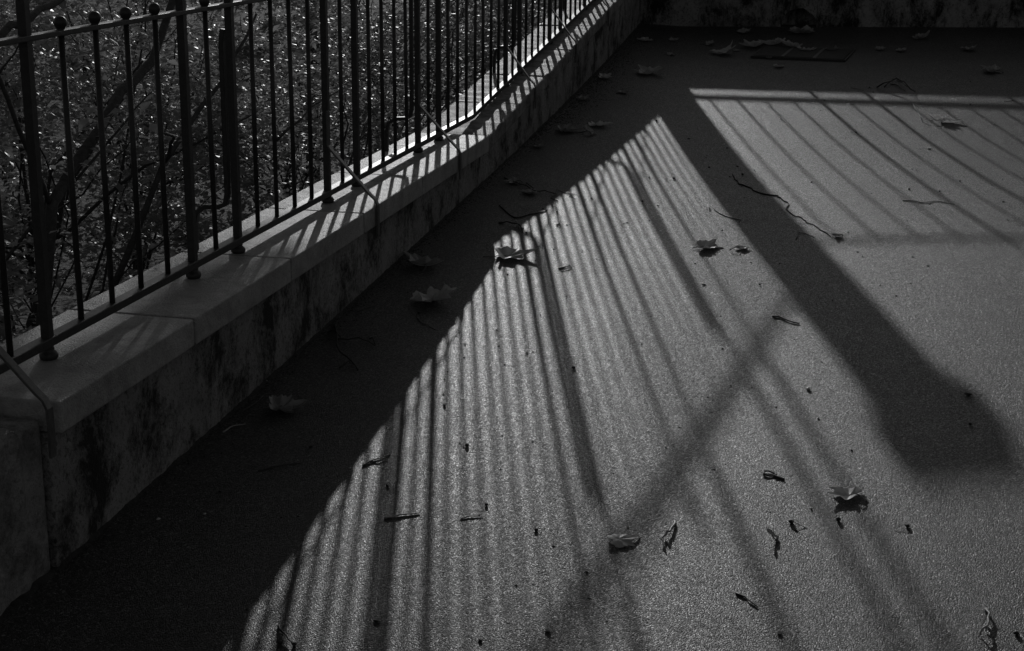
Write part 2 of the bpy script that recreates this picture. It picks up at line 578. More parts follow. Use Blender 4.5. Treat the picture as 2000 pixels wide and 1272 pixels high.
# ---------------------------------------------------------------- positions of the litter on the floor (X, Y)
TWIGS={
'A':(0.006,[[[0.25,7.581],[0.315,7.508],[0.354,7.472],[0.403,7.431],[0.458,7.359],[0.503,7.38],[0.544,7.353],[0.566,7.36],[0.556,7.271],[0.6,7.23]],[[0.374,7.528],[0.422,7.441],[0.456,7.369]]]),
'B':(0.005,[[[0.354,7.039],[0.414,6.929],[0.465,6.856],[0.494,6.869],[0.523,6.94],[0.553,6.971],[0.578,7.018],[0.583,7.04]],[[0.513,6.926],[0.53,6.963]]]),
'C':(0.006,[[[0.424,6.73],[0.457,6.746],[0.512,6.714],[0.535,6.695],[0.561,6.621]],[[0.512,6.714],[0.538,6.64]]]),
'D':(0.006,[[[0.19,5.144],[0.204,5.087],[0.234,5.007],[0.26,4.941],[0.289,4.857],[0.317,4.808],[0.351,4.774],[0.387,4.742],[0.42,4.698]],[[0.202,5.02],[0.234,4.995],[0.261,4.982]],[[0.26,4.964],[0.298,4.951],[0.335,4.956],[0.369,4.966],[0.399,4.95]],[[0.358,5.007],[0.397,4.955]],[[0.355,4.696],[0.374,4.726],[0.387,4.742]]]),
'E':(0.0055,[[[1.381,7.952],[1.402,7.833],[1.43,7.741],[1.499,7.644],[1.524,7.578],[1.588,7.517],[1.634,7.499],[1.668,7.424],[1.693,7.317],[1.693,7.2],[1.733,7.099],[1.776,7.041],[1.805,6.953],[1.854,6.848],[1.888,6.764],[1.919,6.69]]]),
'F':(0.006,[[[1.739,5.498],[1.765,5.487],[1.801,5.445],[1.842,5.411]],[[1.765,5.487],[1.762,5.518]]]),
'G':(0.005,[[[1.869,4.004],[1.844,4.024],[1.843,4.041],[1.822,4.054],[1.805,4.056],[1.812,4.031],[1.832,4.026],[1.843,4.031]]]),
'H':(0.006,[[[1.607,3.708],[1.609,3.67],[1.606,3.642],[1.596,3.617],[1.589,3.601],[1.59,3.583],[1.598,3.563],[1.606,3.528]]]),
'I':(0.006,[[[2.354,3.312],[2.356,3.279],[2.355,3.239],[2.348,3.205]],[[2.355,3.239],[2.341,3.195],[2.332,3.19]]]),
'J':(0.004,[[[1.796,3.325],[1.819,3.307],[1.834,3.283],[1.854,3.261]]]),
'K':(0.005,[[[0.78,3.02],[0.794,2.996],[0.811,2.978],[0.831,2.957],[0.851,2.938]],[[0.798,2.985],[0.813,2.946]]]),
'L':(0.0045,[[[0.846,3.63],[0.868,3.641],[0.891,3.66],[0.93,3.682]]]),
'M':(0.003,[[[1.045,3.663],[1.062,3.681],[1.082,3.686],[1.102,3.679]]]),
'N':(0.004,[[[0.681,3.947],[0.691,3.98],[0.703,4.006],[0.732,4.048]],[[0.691,3.98],[0.714,3.993],[0.733,4.017]]]),
'O':(0.0075,[[[2.096,10.516],[2.185,10.51],[2.25,10.434],[2.276,10.387],[2.341,10.395]],[[2.142,10.539],[2.186,10.682],[2.216,10.773]],[[2.179,10.646],[2.219,10.599],[2.251,10.467],[2.275,10.354]],[[2.226,10.774],[2.262,10.604],[2.282,10.404]]]),
'P':(0.004,[[[2.31,10.099],[2.338,9.854],[2.367,9.488]],[[2.314,10.1],[2.383,9.83],[2.445,9.558]]]),
'Q':(0.003,[[[0.434,5.361],[0.449,5.304],[0.477,5.253],[0.51,5.235],[0.547,5.199]]]),
'R':(0.004,[[[0.209,4.053],[0.215,4.093],[0.226,4.114],[0.249,4.131]]]),
'S':(0.0035,[[[0.198,4.214],[0.208,4.272],[0.215,4.32],[0.21,4.375]]]),
'T':(0.005,[[[0.831,6.085],[0.844,6.111],[0.866,6.14],[0.878,6.111],[0.862,6.084],[0.84,6.064]]]),
'U':(0.003,[[[0.68,6.789],[0.693,6.81],[0.704,6.775],[0.69,6.753],[0.68,6.789]]]),
'V':(0.003,[[[0.543,7.463],[0.621,7.385],[0.648,7.347]],[[0.617,7.406],[0.669,7.374]],[[0.634,7.344],[0.68,7.29]]]),
'W':(0.004,[[[1.36,7.182],[1.394,7.103],[1.433,7.045],[1.502,6.981]]]),
'X':(0.004,[[[1.326,7.284],[1.341,7.16],[1.35,7.161]]]),
'Y':(0.004,[[[0.41,3.83],[0.434,3.866],[0.468,3.899],[0.504,3.927]]]),
'Z':(0.0035,[[[0.227,5.283],[0.242,5.334],[0.261,5.394]]]),
'a':(0.006,[[[0.31,8.807],[0.362,8.806],[0.42,8.823],[0.45,8.911],[0.456,8.959]]]),
'b':(0.003,[[[0.164,8.322],[0.235,8.333],[0.283,8.382]]]),
'c':(0.003,[[[1.768,6.644],[1.773,6.766],[1.807,6.74],[1.843,6.676]]]),
'd':(0.003,[[[1.928,10.496],[1.972,10.45],[2.015,10.404]]]),
'e':(0.003,[[[2.876,10.191],[2.907,10.195],[2.934,10.214]]]),
'f':(0.004,[[[2.226,7.449],[2.266,7.453],[2.312,7.412],[2.384,7.455],[2.463,7.394]]]),
}
LEAVES=[
 (0.579,6.219,0.174), # 990,502
 (0.29,5.948,0.169), # 828,520
 (0.446,5.526,0.187), # 845,588
 (0.298,4.282,0.128), # 545,800
 (1.39,6.474,0.123), # 1376,485
 (1.545,6.464,0.065), # 1447,487
 (1.482,3.568,0.078), # 1208,1060
 (2.043,3.911,0.095), # 1658,970
 (1.858,3.632,0.041), # 1506,1052
 (2.494,9.509,0.137), # 1845,240
 (0.316,8.81,0.135), # 1100,257
 (0.461,8.815,0.089), # 1148,262
 (0.468,9.07,0.138), # 1165,245
 (0.322,7.5,0.083), # 1005,358
 (0.441,7.34,0.096), # 1037,378
 (0.956,11.656,0.21), # 1408,106
 (1.054,11.788,0.054), # 1437,100
 (1.185,11.967,0.234), # 1475,92
 (1.333,12.06,0.215), # 1515,88
 (1.464,11.983,0.194), # 1548,92
 (1.564,11.822,0.153), # 1572,100
 (1.761,11.855,0.115), # 1625,99
 (0.33,12.104,0.128), # 1262,80
 (1.038,12.555,0.204), # 1450,65
 (1.499,12.569,0.324), # 1565,65
 (2.399,12.363,0.157), # 1795,76
 (2.738,11.934,0.136), # 1890,98
 (2.865,11.139,0.158), # 1938,141
 (0.544,10.825,0.216), # 1270,145
 (0.258,10.539,0.127), # 1178,153
 (0.459,10.102,0.088), # 1215,182
 (1.408,11.189,0.087), # 1520,131
 (1.333,11.499,0.06), # 1505,115
 (0.264,9.758,0.099), # 1140,196
 (1.94,6.71,0.053), # 1635,462
 (0.267,8.347,0.074), # 1052,288
 (0.582,11.585,0.076), # 1308,108
 (0.536,12.189,0.096), # 1316,80
 (0.829,12.033,0.098), # 1385,88
 (2.114,11.897,0.091), # 1720,98
 (2.262,11.866,0.091), # 1760,100
]
PODS= [[0.96, 7.834], [1.087, 7.232], [1.089, 7.818], [1.448, 5.903], [1.665, 5.909], [0.934, 4.162], [0.781, 4.469], [1.092, 3.757], [1.259, 3.615], [0.791, 3.832], [2.261, 7.712], [2.404, 7.682], [2.687, 7.477], [2.512, 7.948], [1.785, 7.821], [2.385, 4.716], [2.379, 4.462], [2.19, 3.733], [0.489, 4.047], [1.118, 4.887], [1.428, 7.958], [0.747, 7.326], [2.019, 3.753], [1.902, 3.728], [1.385, 8.148], [1.241, 8.103], [0.8, 9.273], [1.289, 8.599], [1.77, 10.057], [1.984, 9.143], [1.533, 9.457], [2.703, 10.791], [2.934, 10.214], [0.542, 6.688], [0.576, 6.616], [0.438, 5.363], [0.994, 3.091], [0.848, 2.945], [0.814, 2.946], [1.255, 3.034], [2.41, 3.204], [2.667, 10.054], [2.386, 8.763], [2.071, 10.361], [2.047, 10.51], [1.05, 8.807], [1.002, 7.308], [0.636, 7.022], [0.561, 7.074], [0.132, 8.275]]
PEBBLES= [[1.901, 4.729], [1.942, 4.479], [0.693, 5.069], [0.75, 4.571], [0.649, 3.928], [1.118, 4.228], [1.396, 3.099], [1.907, 3.149], [1.479, 8.075], [1.986, 6.789], [0.912, 8.213], [0.867, 8.369], [1.484, 9.27], [1.538, 9.036], [1.756, 8.79], [1.952, 9.0], [2.03, 6.433], [2.25, 6.365], [2.306, 6.215], [2.052, 6.356], [2.306, 8.195], [2.334, 7.796], [2.629, 6.975], [2.676, 7.084], [1.11, 7.061], [1.162, 6.758], [0.424, 7.707], [0.486, 6.807], [0.726, 6.799], [1.948, 3.822], [2.621, 7.71], [2.281, 8.229], [1.264, 8.705], [1.35, 9.834], [1.613, 9.986], [2.168, 9.985], [2.595, 8.687], [2.772, 9.51], [2.422, 9.791], [0.715, 4.711], [0.928, 5.026], [0.17, 4.499], [0.38, 3.525], [0.281, 3.454]]

# ---------------------------------------------------------------- floor drain grate near the back wall
gc = (1.56, 11.70)
gr = empty('drain_grate', (gc[0], gc[1], fz(*gc)+.002))
gr.rotation_euler = (math.atan(.075), 0, R(-8))
tag(gr, 'rectangular iron drain grate half buried under dead leaves', 'drain grate')
m = MB()
hw, hl = .345, .235
m.box(-hw, hw, -hl, -hl+.012, -.02, .010); m.box(-hw, hw, hl-.012, hl, -.02, .010)
m.box(-hw, -hw+.012, -hl+.012, hl-.012, -.02, .010); m.box(hw-.012, hw, -hl+.012, hl-.012, -.02, .010)
m.build('frame', MAT['pod'], gr, False, .002)
m = MB(); m.box(-hw+.02, hw-.02, -hl+.02, hl-.02, .0012, .0018); m.build('pit_shade_sheet', MAT['dirt'], gr)  # flat dark sheet in dirt colour, standing in for the shade of a pit
m = MB(); m.box(-hw+.018, hw-.018, -.0065, .0065, -.012, .0115); sl = m.mesh('slat'); sl.materials.append(MAT['grate'])
for i in range(12):
    link('slat', sl, None, gr, 0, (0, -hl+.045+i*.0345, 0))
m = MB(); m.box(-.011, .011, -hl+.018, hl-.018, .003, .0135); cbm = m.mesh('cross_bar'); cbm.materials.append(MAT['grate'])
for x in (-.115, .115):
    link('cross_bar', cbm, None, gr, 0, (x, 0, 0))

# ---------------------------------------------------------------- fallen plane leaves
LOBES = [(0, 1.0, .50), (.95, .90, .46), (-.95, .87, .46), (1.95, .70, .50), (-1.95, .72, .50)]
def leaf_r(t, sd):
    r = .62 - .34*max(0, -math.cos(t))**6
    for i, (a, l, wd) in enumerate(LOBES):
        d = (t-a+math.pi) % (2*math.pi) - math.pi
        l2 = l*(1+.14*math.sin(sd*3.1+i*2.3))
        r = max(r, l2*math.exp(-(abs(d)/wd)**1.25))
    return r*(1+.04*math.sin(23*t+sd)+.025*math.sin(41*t))
def make_leaf(idx, x, y, width, rot, K1, ph1, K2, tx, ty, pleat, mat, stem_len, label, veins=True, tw=0.0):
    sd = idx*1.37+.5
    NS, NR = 56, 6
    sc = width/1.55
    def deform(px, py):
        r = math.hypot(px, py); t = math.atan2(py, px)
        z = 0.0
        if r > 1e-6:
            fold = min(abs((t-a+math.pi) % (2*math.pi) - math.pi) for a, _, _ in LOBES)
            z += pleat*r*min(fold/.45, 1.2)
        nv = noise.noise_vector(Vector((px*1.9+sd*3, py*1.9, sd)))
        z += nv.x*.10*r
        px += nv.y*.06*r; py += nv.z*.06*r
        for K, ph in ((K1, ph1), (K2, ph1+1.45)):
            c, s = math.cos(ph), math.sin(ph)
            a, b = px*c+py*s, -px*s+py*c
            if abs(K) > 1e-3:
                rad = 1/K - z
                a2 = math.sin(K*a)*rad
                z2 = 1/K - math.cos(K*a)*rad
                a, z = a2, z2
            px, py = a*c-b*s, a*s+b*c
        return Vector((px, py, z))*sc
    rot_m = Matrix.Rotation(tw, 3, 'X') @ Matrix.Rotation(rot, 3, 'Z') @ Matrix.Rotation(tx, 3, 'X') @ Matrix.Rotation(ty, 3, 'Y')
    V = [rot_m @ deform(0, 0)]
    Fc = []
    for k in range(1, NR+1):
        for j in range(NS):
            t = 2*math.pi*j/NS
            r = leaf_r(t, sd)*k/NR
            V.append(rot_m @ deform(r*math.cos(t), r*math.sin(t)))
    for j in range(NS):
        Fc.append((0, 1+j, 1+(j+1) % NS))
    for k in range(NR-1):
        for j in range(NS):
            a = 1+k*NS+j; b = 1+k*NS+(j+1) % NS
            Fc.append((a, a+NS, b+NS, b))
    zmin = min(v.z for v in V)
    sh = Vector((0, 0, -zmin+.0015))
    V = [v+sh for v in V]
    root = empty('dry_leaf', (x, y, fz(x, y)))
    me = bpy.data.meshes.new('blade'); me.from_pydata([tuple(v) for v in V], [], Fc); me.update()
    me.polygons.foreach_set('use_smooth', [True]*len(me.polygons))
    b = link('blade', me, mat, root)
    if veins:
        m = MB()
        for i, (a, l, wd) in enumerate(LOBES):
            pts = [rot_m @ deform(q*math.cos(a)*l*.92*(1+.14*math.sin(sd*3.1+i*2.3)), q*math.sin(a)*l*.92) + sh for q in np.linspace(0, 1, 7)]
            m.tube(pts, [.0016*sc/.1*(1-.75*q) for q in np.linspace(0, 1, 7)], 4)
        m.build('vein', MAT['vein'], b, True)
    if stem_len:
        base = rot_m @ deform(-.02, 0) + sh
        d = rot_m @ Vector((-1, .25*math.sin(sd), 0)); d.z = 0; d.normalize()
        side = Vector((-d.y, d.x, 0))
        pts = []
        for q in np.linspace(0, 1, 8):
            p = base + d*stem_len*q + side*stem_len*.25*math.sin(q*2.2+sd)*q
            p.z = base.z*(1-q)**1.6 + .002 + .012*math.sin(q*3.1)*(1 if idx % 2 else .3)
            pts.append(p)
        m = MB(); m.tube(pts, [.0016]*7+[.0028], 5)
        m.build('stem', MAT['twig'] if mat is not MAT['drypale'] else MAT['twigpale'], root, True)
    tag(root, label, 'leaf', 'dead leaves fallen on the terrace')
    return root
LABELS = [
 'broad dry leaf with raised veins spread on the edge of the sunlit stripes',
 'dark curled leaf in the shade against the foot of the parapet',
 'largest crumpled leaf in the shade, beside the sunlit stripes, with a long bent stem',
 'shrivelled dark leaf lying deep in shade by the near wall foot',
 'cupped curled leaf with bright rim on the sunlit asphalt beside the broad pillar shadow',
 'small curled leaf with a pale ridge just right of the cupped leaf',
 'rolled grey leaf casting a dark shadow at the front centre',
 'pale crumpled leaf glowing white with a hooked stem at front right',
 'small dark pointed leaf standing on edge in front, left of the pale crumpled leaf',
 'leaf with long forked stem in the slanting bar shadows at upper right',
 'crumpled dark leaf by the wall foot at mid distance, leftmost of three',
 'dark folded leaf standing up at mid distance, in front of a pale flat one',
 'pale flat leaf lying behind two dark leaves in the parapet shade',
 'narrow leaf at the left end of a zigzag twig',
 'small wide leaf under the zigzag twig',
 'wide leaf in the shade left of the drain grate',
 'tiny upright leaf scrap left of the drain grate',
 'flat leaf over the left end of the drain grate',
 'peaked leaf on top of the pile over the drain grate',
 'leaf in the middle of the drain grate pile',
 'leaf lying across the front slats of the drain grate',
 'single leaf on the right half of the drain grate',
 'pale leaf in the far left corner by the parapet foot',
 'dark leaf heap in front of the back wall, left of the arched hole',
 'wide dark leaf heap lying in front of the arched hole',
 'dim leaf by the back wall, right of the drain grate',
 'dim leaf near the right edge, behind the slanting shadows',
 'pale-edged leaf at the far right edge in the back wall shade',
 'long curled leaf with twig in the shade beyond the sunlit corner',
 'light leaf close to the parapet foot in the far shade',
 'small leaf a step in front of the long curled leaf, far shade',
 'small leaf in the shade in front of the drain grate',
 'tiny leaf touching the front edge of the drain grate',
 'small curled leaf by the far parapet foot, left of the sunlit tip',
 'small crumpled leaf at the right end of the long crack-like twig',
 'small dark leaf by the parapet foot beyond the zigzag twig',
 'leaf scrap between the corner litter and the drain grate',
 'leaf scrap in the far corner beside the pale leaf',
 'thin leaf scrap behind the wide leaf left of the grate',
 'leaf scrap just right of the drain grate',
 'second leaf scrap right of the drain grate',
]
pi = math.pi
#        rot   K1   ph1  K2   tx    ty    pleat mat  stem veins
HERO = {
 0: (.35, .55, .2, .30, .05, .05, .20, 'dry', .10),
 1: (2.2, 1.0, .6, .6, .12, .1, .30, 'drydark', .12),
 2: (-.6, .7, 1.1, .4, .12, -.12, .42, 'dry', .14),
 3: (.3, 1.1, .9, .6, .1, .1, .34, 'drydark', .10),
 4: (.1, .85, 1.45, .25, .05, .05, .18, 'dry', .05),
 5: (1.0, .7, .4, .4, -.05, .1, .25, 'dry', .06),
 6: (.6, -.5, 1.1, -.25, .05, -.05, .12, 'dry', 0),
 7: (2.6, .35, .5, .25, 0, .05, .20, 'drypale', .05),
 8: (1.7, .6, .3, .4, .6, .2, .2, 'drydark', .03),
 9: (.1, .4, 1.3, .2, 0, .05, .18, 'drypale', .12),
 10: (.2, .8, .9, .5, .1, .1, .34, 'drydark', .05),
 11: (1.2, .5, .5, .3, .5, .1, .22, 'drydark', .04),
 12: (-.1, .25, .3, .2, 0, 0, .24, 'drypale', .05),
}
for i, (x, y, wd) in enumerate(LEAVES):
    if i in HERO:
        h = HERO[i]
        make_leaf(i, x, y, wd*1.12, h[0], h[1], h[2], h[3], h[4], h[5], h[6], MAT[h[7]], h[8], LABELS[i], True, {7: -.03, 0: .0, 8: .1}.get(i, 0.0))
    else:
        rr = random.Random(i*7+3)
        pale = i in (15, 17, 18, 19, 20, 22, 28, 29, 31)
        make_leaf(i, x, y, wd*(.75 if i in (23, 24) else 1.1), rr.uniform(0, 6.28), rr.uniform(.5, 1.2), rr.uniform(0, 3), rr.uniform(.3, .7), rr.uniform(-.2, .2), rr.uniform(-.2, .2), rr.uniform(.15, .32), MAT['dry' if pale else 'drydark'], rr.choice([0, wd*.5, wd*.7]), LABELS[i], veins=wd > .1)

# ---------------------------------------------------------------- twigs
TLAB = {
 'A': 'zigzag twig with two leaves reaching into the edge of the sunlit stripes',
 'B': 'thin bent twig in the shade, upper of two beside the stripes',
 'C': 'short thick twig with a dark knob, below the bent twig by the stripes',
 'D': 'many-branched twig lying in the shade by the near parapet foot',
 'E': 'long thin jagged vine stem crossing the broad pillar shadow',
 'F': 'short twig with a knob on the right rim of the broad pillar shadow',
 'G': 'short twig looped back on itself on the sunlit floor at front right',
 'H': 'knobbly curled twig with a bright edge, right of the rolled leaf',
 'I': 'pale bent twig at the bottom right corner',
 'J': 'slim dark twig at the front between two soft bar shadows',
 'K': 'forked twig at the bottom edge among the near stripes',
 'L': 'straight pale twig lying across the thick near post shadow',
 'M': 'short bowed twig in front, right of the straight pale twig',
 'N': 'rough forked twig at the left edge of the near stripes',
 'O': 'tangled branching twig in the back wall shade at upper right',
 'P': 'long forked leaf stalk pointing at the leaf in the slanting shadows',
 'Q': 'curved stalk with a dark end in front of the largest crumpled leaf',
 'R': 'short pale stalk in deep shade near the near wall foot',
 'S': 'straight stalk leaning towards the near wall foot beside the shrivelled leaf',
 'T': 'small oblong bark frame on the stripes right of the broad veined leaf',
 'U': 'tiny square bark ring among the stripes behind the oblong one',
 'V': 'small cluster of crossed stalks at the tip of the zigzag twig',
 'W': 'thin straw on the left rim of the broad pillar shadow',
 'X': 'short upright stalk on the sunlit strip left of the thin straw',
 'Y': 'long faint twig lying in the near shade left of the stripes',
 'Z': 'thin stalk in the shade between the largest leaf and the wall foot',
 'a': 'thin twig linking the three leaves at mid distance',
 'b': 'thin stalk by the parapet foot at mid distance',
 'c': 'hooked stalk inside the broad pillar shadow below the jagged vine stem',
 'd': 'short dark stalk left of the tangled twig at upper right',
 'e': 'short stalk with a round end at the far right edge',
 'f': 'broken thin straw across the slanting shadows at right',
}
for key, (rad, polys) in TWIGS.items():
    x0, y0 = polys[0][0]
    root = empty('twig', (x0, y0, fz(x0, y0)))
    rr = random.Random(key)
    for pi_, pl in enumerate(polys):
        pts = []
        # resample with jitter
        raw = []
        for a, b in zip(pl[:-1], pl[1:]):
            for q in ((0, .33, .66) if key == 'E' else (0, .5)):
                raw.append((a[0]+(b[0]-a[0])*q, a[1]+(b[1]-a[1])*q))
        raw.append(tuple(pl[-1]))
        n = len(raw)
        rads = []
        lift = {'O': .10, 'C': .012, 'A': .012, 'D': .02, 'H': .012, 'I': .015, 'K': .015, 'P': .0, 'E': .0, 'W': .0}.get(key, .002)
        for i, (x, y) in enumerate(raw):
            q = i/(n-1)
            jx, jy = (rr.uniform(-.5, .5)*rad*(3.5 if key == 'E' else 1) for _ in range(2))
            z = fz(x, y) + rad*.45 + (lift*math.sin(q*3.1)*rr.uniform(.4, 1.0) if key != 'O' or pi_ == 0 else lift*q*(.3 if pi_ == 2 else .8)*.4)
            pts.append((x+jx-x0, y+jy-y0, z-fz(x0, y0)))
            rads.append(rad*.62*(1-.45*q)*rr.uniform(.8, 1.25)*(1 if pi_ == 0 else .75))
        m = MB(); m.tube(pts, rads, 6)
        m.build('stem' if pi_ == 0 else 'side_shoot', MAT['twigpale' if key in 'HILMR' else ('vine' if key in 'EOABCD' else 'twig')], root, True)
    tag(root, TLAB[key], 'twig', 'twigs scattered on the terrace')

# ---------------------------------------------------------------- seed pods and pale pebbles, each told by the nearest landmark
MARKS = [((LEAVES[i][0], LEAVES[i][1]), t) for i, t in ((0, 'the broad veined leaf'), (4, 'the cupped curled leaf'), (6, 'the rolled leaf at front centre'), (7, 'the pale crumpled leaf'), (9, 'the leaf with the forked stem'), (2, 'the largest crumpled leaf'), (12, 'the pale flat leaf'), (3, 'the shrivelled near leaf'))]
MARKS += [((1.70, 7.2), 'the jagged vine stem'), ((1.80, 5.53), 'the knobbed twig'), ((2.36, 3.36), 'the pale bent twig'), ((.9, 3.61), 'the straight pale twig'), ((2.2, 10.4), 'the tangled twig'), ((.81, 2.95), 'the forked bottom twig'), ((.55, 6.62), 'the thick short twig'), ((1.83, 3.34), 'the slim dark twig'), ((1.83, 4.09), 'the looped twig'), ((2.33, 7.5), 'the broken straw')]
used = {}
def where(x, y):
    best = min(MARKS, key=lambda mk: math.hypot((x-mk[0][0])*1.6, (y-mk[0][1])*.7))
    ddx, ddy = x-best[0][0], y-best[0][1]
    # seen from the camera the terrace axis leans right
    dxs = ddx*.97 + ddy*.2
    d = math.hypot(ddx, ddy)
    if d < .05:
        return 'touching ' + best[1]
    far = '' if d < .35 else 'well '
    if abs(dxs) > abs(ddy)*.45:
        return far + ('right of ' if dxs > 0 else 'left of ') + best[1]
    return far + ('beyond ' if ddy > 0 else 'in front of ') + best[1]
def uniq(lbl):
    return lbl
podm = []
for v in range(4):
    rr = random.Random(v+40)
    m = MB()
    m.lathe([(.0012, 0), (.0058, .0022), (.0078, .0062), (.0070, .0108), (.0038, .0140), (.0008, .0150)], 9)
    m.v = [(a*(1+rr.uniform(-.15, .15)), b*(1+rr.uniform(-.15, .15)), c) for a, b, c in m.v]
    pm = m.mesh('husk', True); pm.materials.append(MAT['pod'])
    m = MB(); a = rr.uniform(0, 6.28)
    m.tube([(0, 0, .012), (.012*math.cos(a), .012*math.sin(a), .013), (.028*math.cos(a+.3), .028*math.sin(a+.3), .006), (.045*math.cos(a+.4), .045*math.sin(a+.4), .0015)], [.0011, .0009, .0009, .0012], 5)
    sm = m.mesh('stalk', True); sm.materials.append(MAT['twig'])
    podm.append((pm, sm))
for i, (x, y) in enumerate(PODS):
    root = empty('seed_pod', (x, y, fz(x, y)))
    rr = random.Random(i)
    s = rr.uniform(.55, .95)
    root.scale = (s*rr.uniform(.8, 1.2), s, s*.75) if i % 3 else (s*1.7, s*.7, s*.5); root.rotation_euler = (0, 0, rr.uniform(0, 6.28))
    pm, sm = podm[i % 4]
    link('husk', pm, None, root)
    if i % 3 != 1:
        link('stalk', sm, None, root)
    tag(root, uniq('small dark seed pod ' + where(x, y)), 'seed pod', 'dark seed pods scattered on the terrace')
pebm = []
for v in range(4):
    rr = random.Random(v+90)
    m = MB()
    m.lathe([(.001, 0), (.0042, .0006), (.0055, .0022), (.0040, .0042), (.001, .005)], 7)
    m.v = [(a*rr.uniform(.7, 1.3), b*rr.uniform(.6, 1.1), c*rr.uniform(.8, 1.2)) for a, b, c in m.v]
    pm = m.mesh('pale_pebble'); pm.materials.append(MAT['pebble']); pebm.append(pm)
for i, (x, y) in enumerate(PEBBLES):
    rr = random.Random(i+500)
    o = link('pale_pebble', pebm[i % 4], None, None, 0, (x, y, fz(x, y)))
    s = rr.uniform(.6, 1.0)*(1.5 if i in (0, 6, 7) else 1)
    o.scale = (s, s*rr.uniform(.7, 1.3), s); o.rotation_euler = (0, 0, rr.uniform(0, 6.28))
    tag(o, uniq('tiny pale stone chip ' + where(x, y)), 'pebble', 'pale stone chips scattered on the terrace')

def settle(objs):
    # things that would share a wording are told apart by their order from the viewer
    by = {}
    for o in objs:
        by.setdefault(o['label'], []).append(o)
    N_ = ['', 'one', 'two', 'three', 'four', 'five', 'six', 'seven', 'eight']
    ORD = ['nearest', 'second nearest', 'third nearest', 'fourth nearest', 'fifth nearest', 'sixth nearest', 'seventh nearest', 'farthest']
    for lbl, g in by.items():
        if len(g) > 1:
            g.sort(key=lambda o: math.hypot(o.location.x-2.0, o.location.y))
            for i, o in enumerate(g):
                od = 'farthest' if i == len(g)-1 else ORD[i]
                if len(g) == 2:
                    od = ('nearer', 'farther')[i]
                o['label'] = lbl + ', ' + od + ' of ' + N_[len(g)]
settle([o for o in COL.objects if o.parent is None and o.name.split('.')[0] == 'seed_pod'])
settle([o for o in COL.objects if o.parent is None and o.name.split('.')[0] == 'pale_pebble'])

# loose grit over the whole floor and crumbs gathered along the wall feet
def scatter(name, pts, smin, smax, mat, flat=.6):
    V = []; Fc = []
    for (x, y) in pts:
        s = random.uniform(smin, smax)
        a = random.uniform(0, 6.28)
        z = fz(x, y)
        b = len(V)
        for q in range(4):
            rr_ = s*random.uniform(.6, 1.2)
            V.append((x+rr_*math.cos(a+q*1.57), y+rr_*math.sin(a+q*1.57)*random.uniform(.5, 1), z-.0005))
        V.append((x+random.uniform(-.3, .3)*s, y+random.uniform(-.3, .3)*s, z+s*flat*random.uniform(.7, 1.4)))
        Fc += [(b, b+1, b+4), (b+1, b+2, b+4), (b+2, b+3, b+4), (b+3, b, b+4)]
    me = bpy.data.meshes.new(name); me.from_pydata(V, [], Fc); me.update()
    o = link(name, me, mat)
    o['kind'] = 'stuff'
    return o
gp = []
for _ in range(5200):
    y = random.uniform(2.2, 12.6)
    gp.append((random.uniform(.18, 1.0+.27*y+.2), y))
o = scatter('grit', gp, .0009, .0024, MAT['grit'])
tag(o, 'fine pale grit strewn over the asphalt terrace', 'grit')
cp_ = []
for _ in range(4500):
    y = random.choice([random.uniform(2.4, 12.8), random.uniform(8.5, 12.8)])
    cp_.append((.171+abs(random.gauss(0, .03 if y < 9 else .10)), y))
for _ in range(1200):
    x = random.uniform(.2, 4.0); cp_.append((x, YB-abs(random.gauss(0, .09))))
for _ in range(350):
    y = random.uniform(2.6, 12.4); cp_.append((random.uniform(.2, 1.0+.25*y), y))
for _ in range(500):
    cp_.append((random.gauss(1.55, .25), random.gauss(12.35, .18)))
cp_ = [(x, min(y, YB-.004)) for x, y in cp_]
o = scatter('litter_crumbs', cp_, .002, .0075, MAT['crumb'], .5)
tag(o, 'dark leaf crumbs and soil gathered along the wall feet', 'litter')

# ---------------------------------------------------------------- garden below the parapet: shrubs and trees
def leaves_mesh(name, P, L, mat, upward=1.15):
    n = len(P)
    nrm = rng.normal(size=(n, 3)); nrm /= np.linalg.norm(nrm, axis=1)[:, None]
    nrm[:, 2] = np.abs(nrm[:, 2]) + upward
    nrm /= np.linalg.norm(nrm, axis=1)[:, None]
    d = rng.normal(size=(n, 3)); d -= nrm*(d*nrm).sum(1)[:, None]; d /= np.linalg.norm(d, axis=1)[:, None]
    s = np.cross(nrm, d)
    ln = (L*rng.uniform(.6, 1.3, n)*np.where(rng.random(n) < .18, 1.6, 1.0))[:, None]
    wd = ln*rng.uniform(.20, .30, n)[:, None]
    cup = ln*rng.uniform(.02, .14, n)[:, None]
    droop = ln*rng.uniform(.0, .25, n)[:, None]
    V = np.empty((n, 6, 3))
    V[:, 0] = P - d*ln*.5
    V[:, 1] = P - d*ln*.05 + s*wd + nrm*cup
    V[:, 2] = P - d*ln*.05 - s*wd + nrm*cup
    V[:, 3] = P
    V[:, 4] = P + d*ln*.5 - nrm*droop
    V[:, 5] = P + d*ln*.28 - nrm*droop*.35
    idx = np.array([[0, 3, 1], [0, 2, 3], [1, 3, 5], [1, 5, 4], [2, 5, 3], [2, 4, 5]])
    Fi = (idx[None]+np.arange(n)[:, None, None]*6).reshape(-1, 3)
    me = bpy.data.meshes.new(name)
    me.vertices.add(n*6); me.vertices.foreach_set('co', V.reshape(-1))
    me.loops.add(len(Fi)*3); me.loops.foreach_set('vertex_index', Fi.reshape(-1).astype(np.int32))
    me.polygons.add(len(Fi)); me.polygons.foreach_set('loop_start', np.arange(0, len(Fi)*3, 3, dtype=np.int32))
    me.polygons.foreach_set('use_smooth', np.ones(len(Fi), dtype=bool))
    me.update(calc_edges=True)
    me.materials.append(mat)
    return me
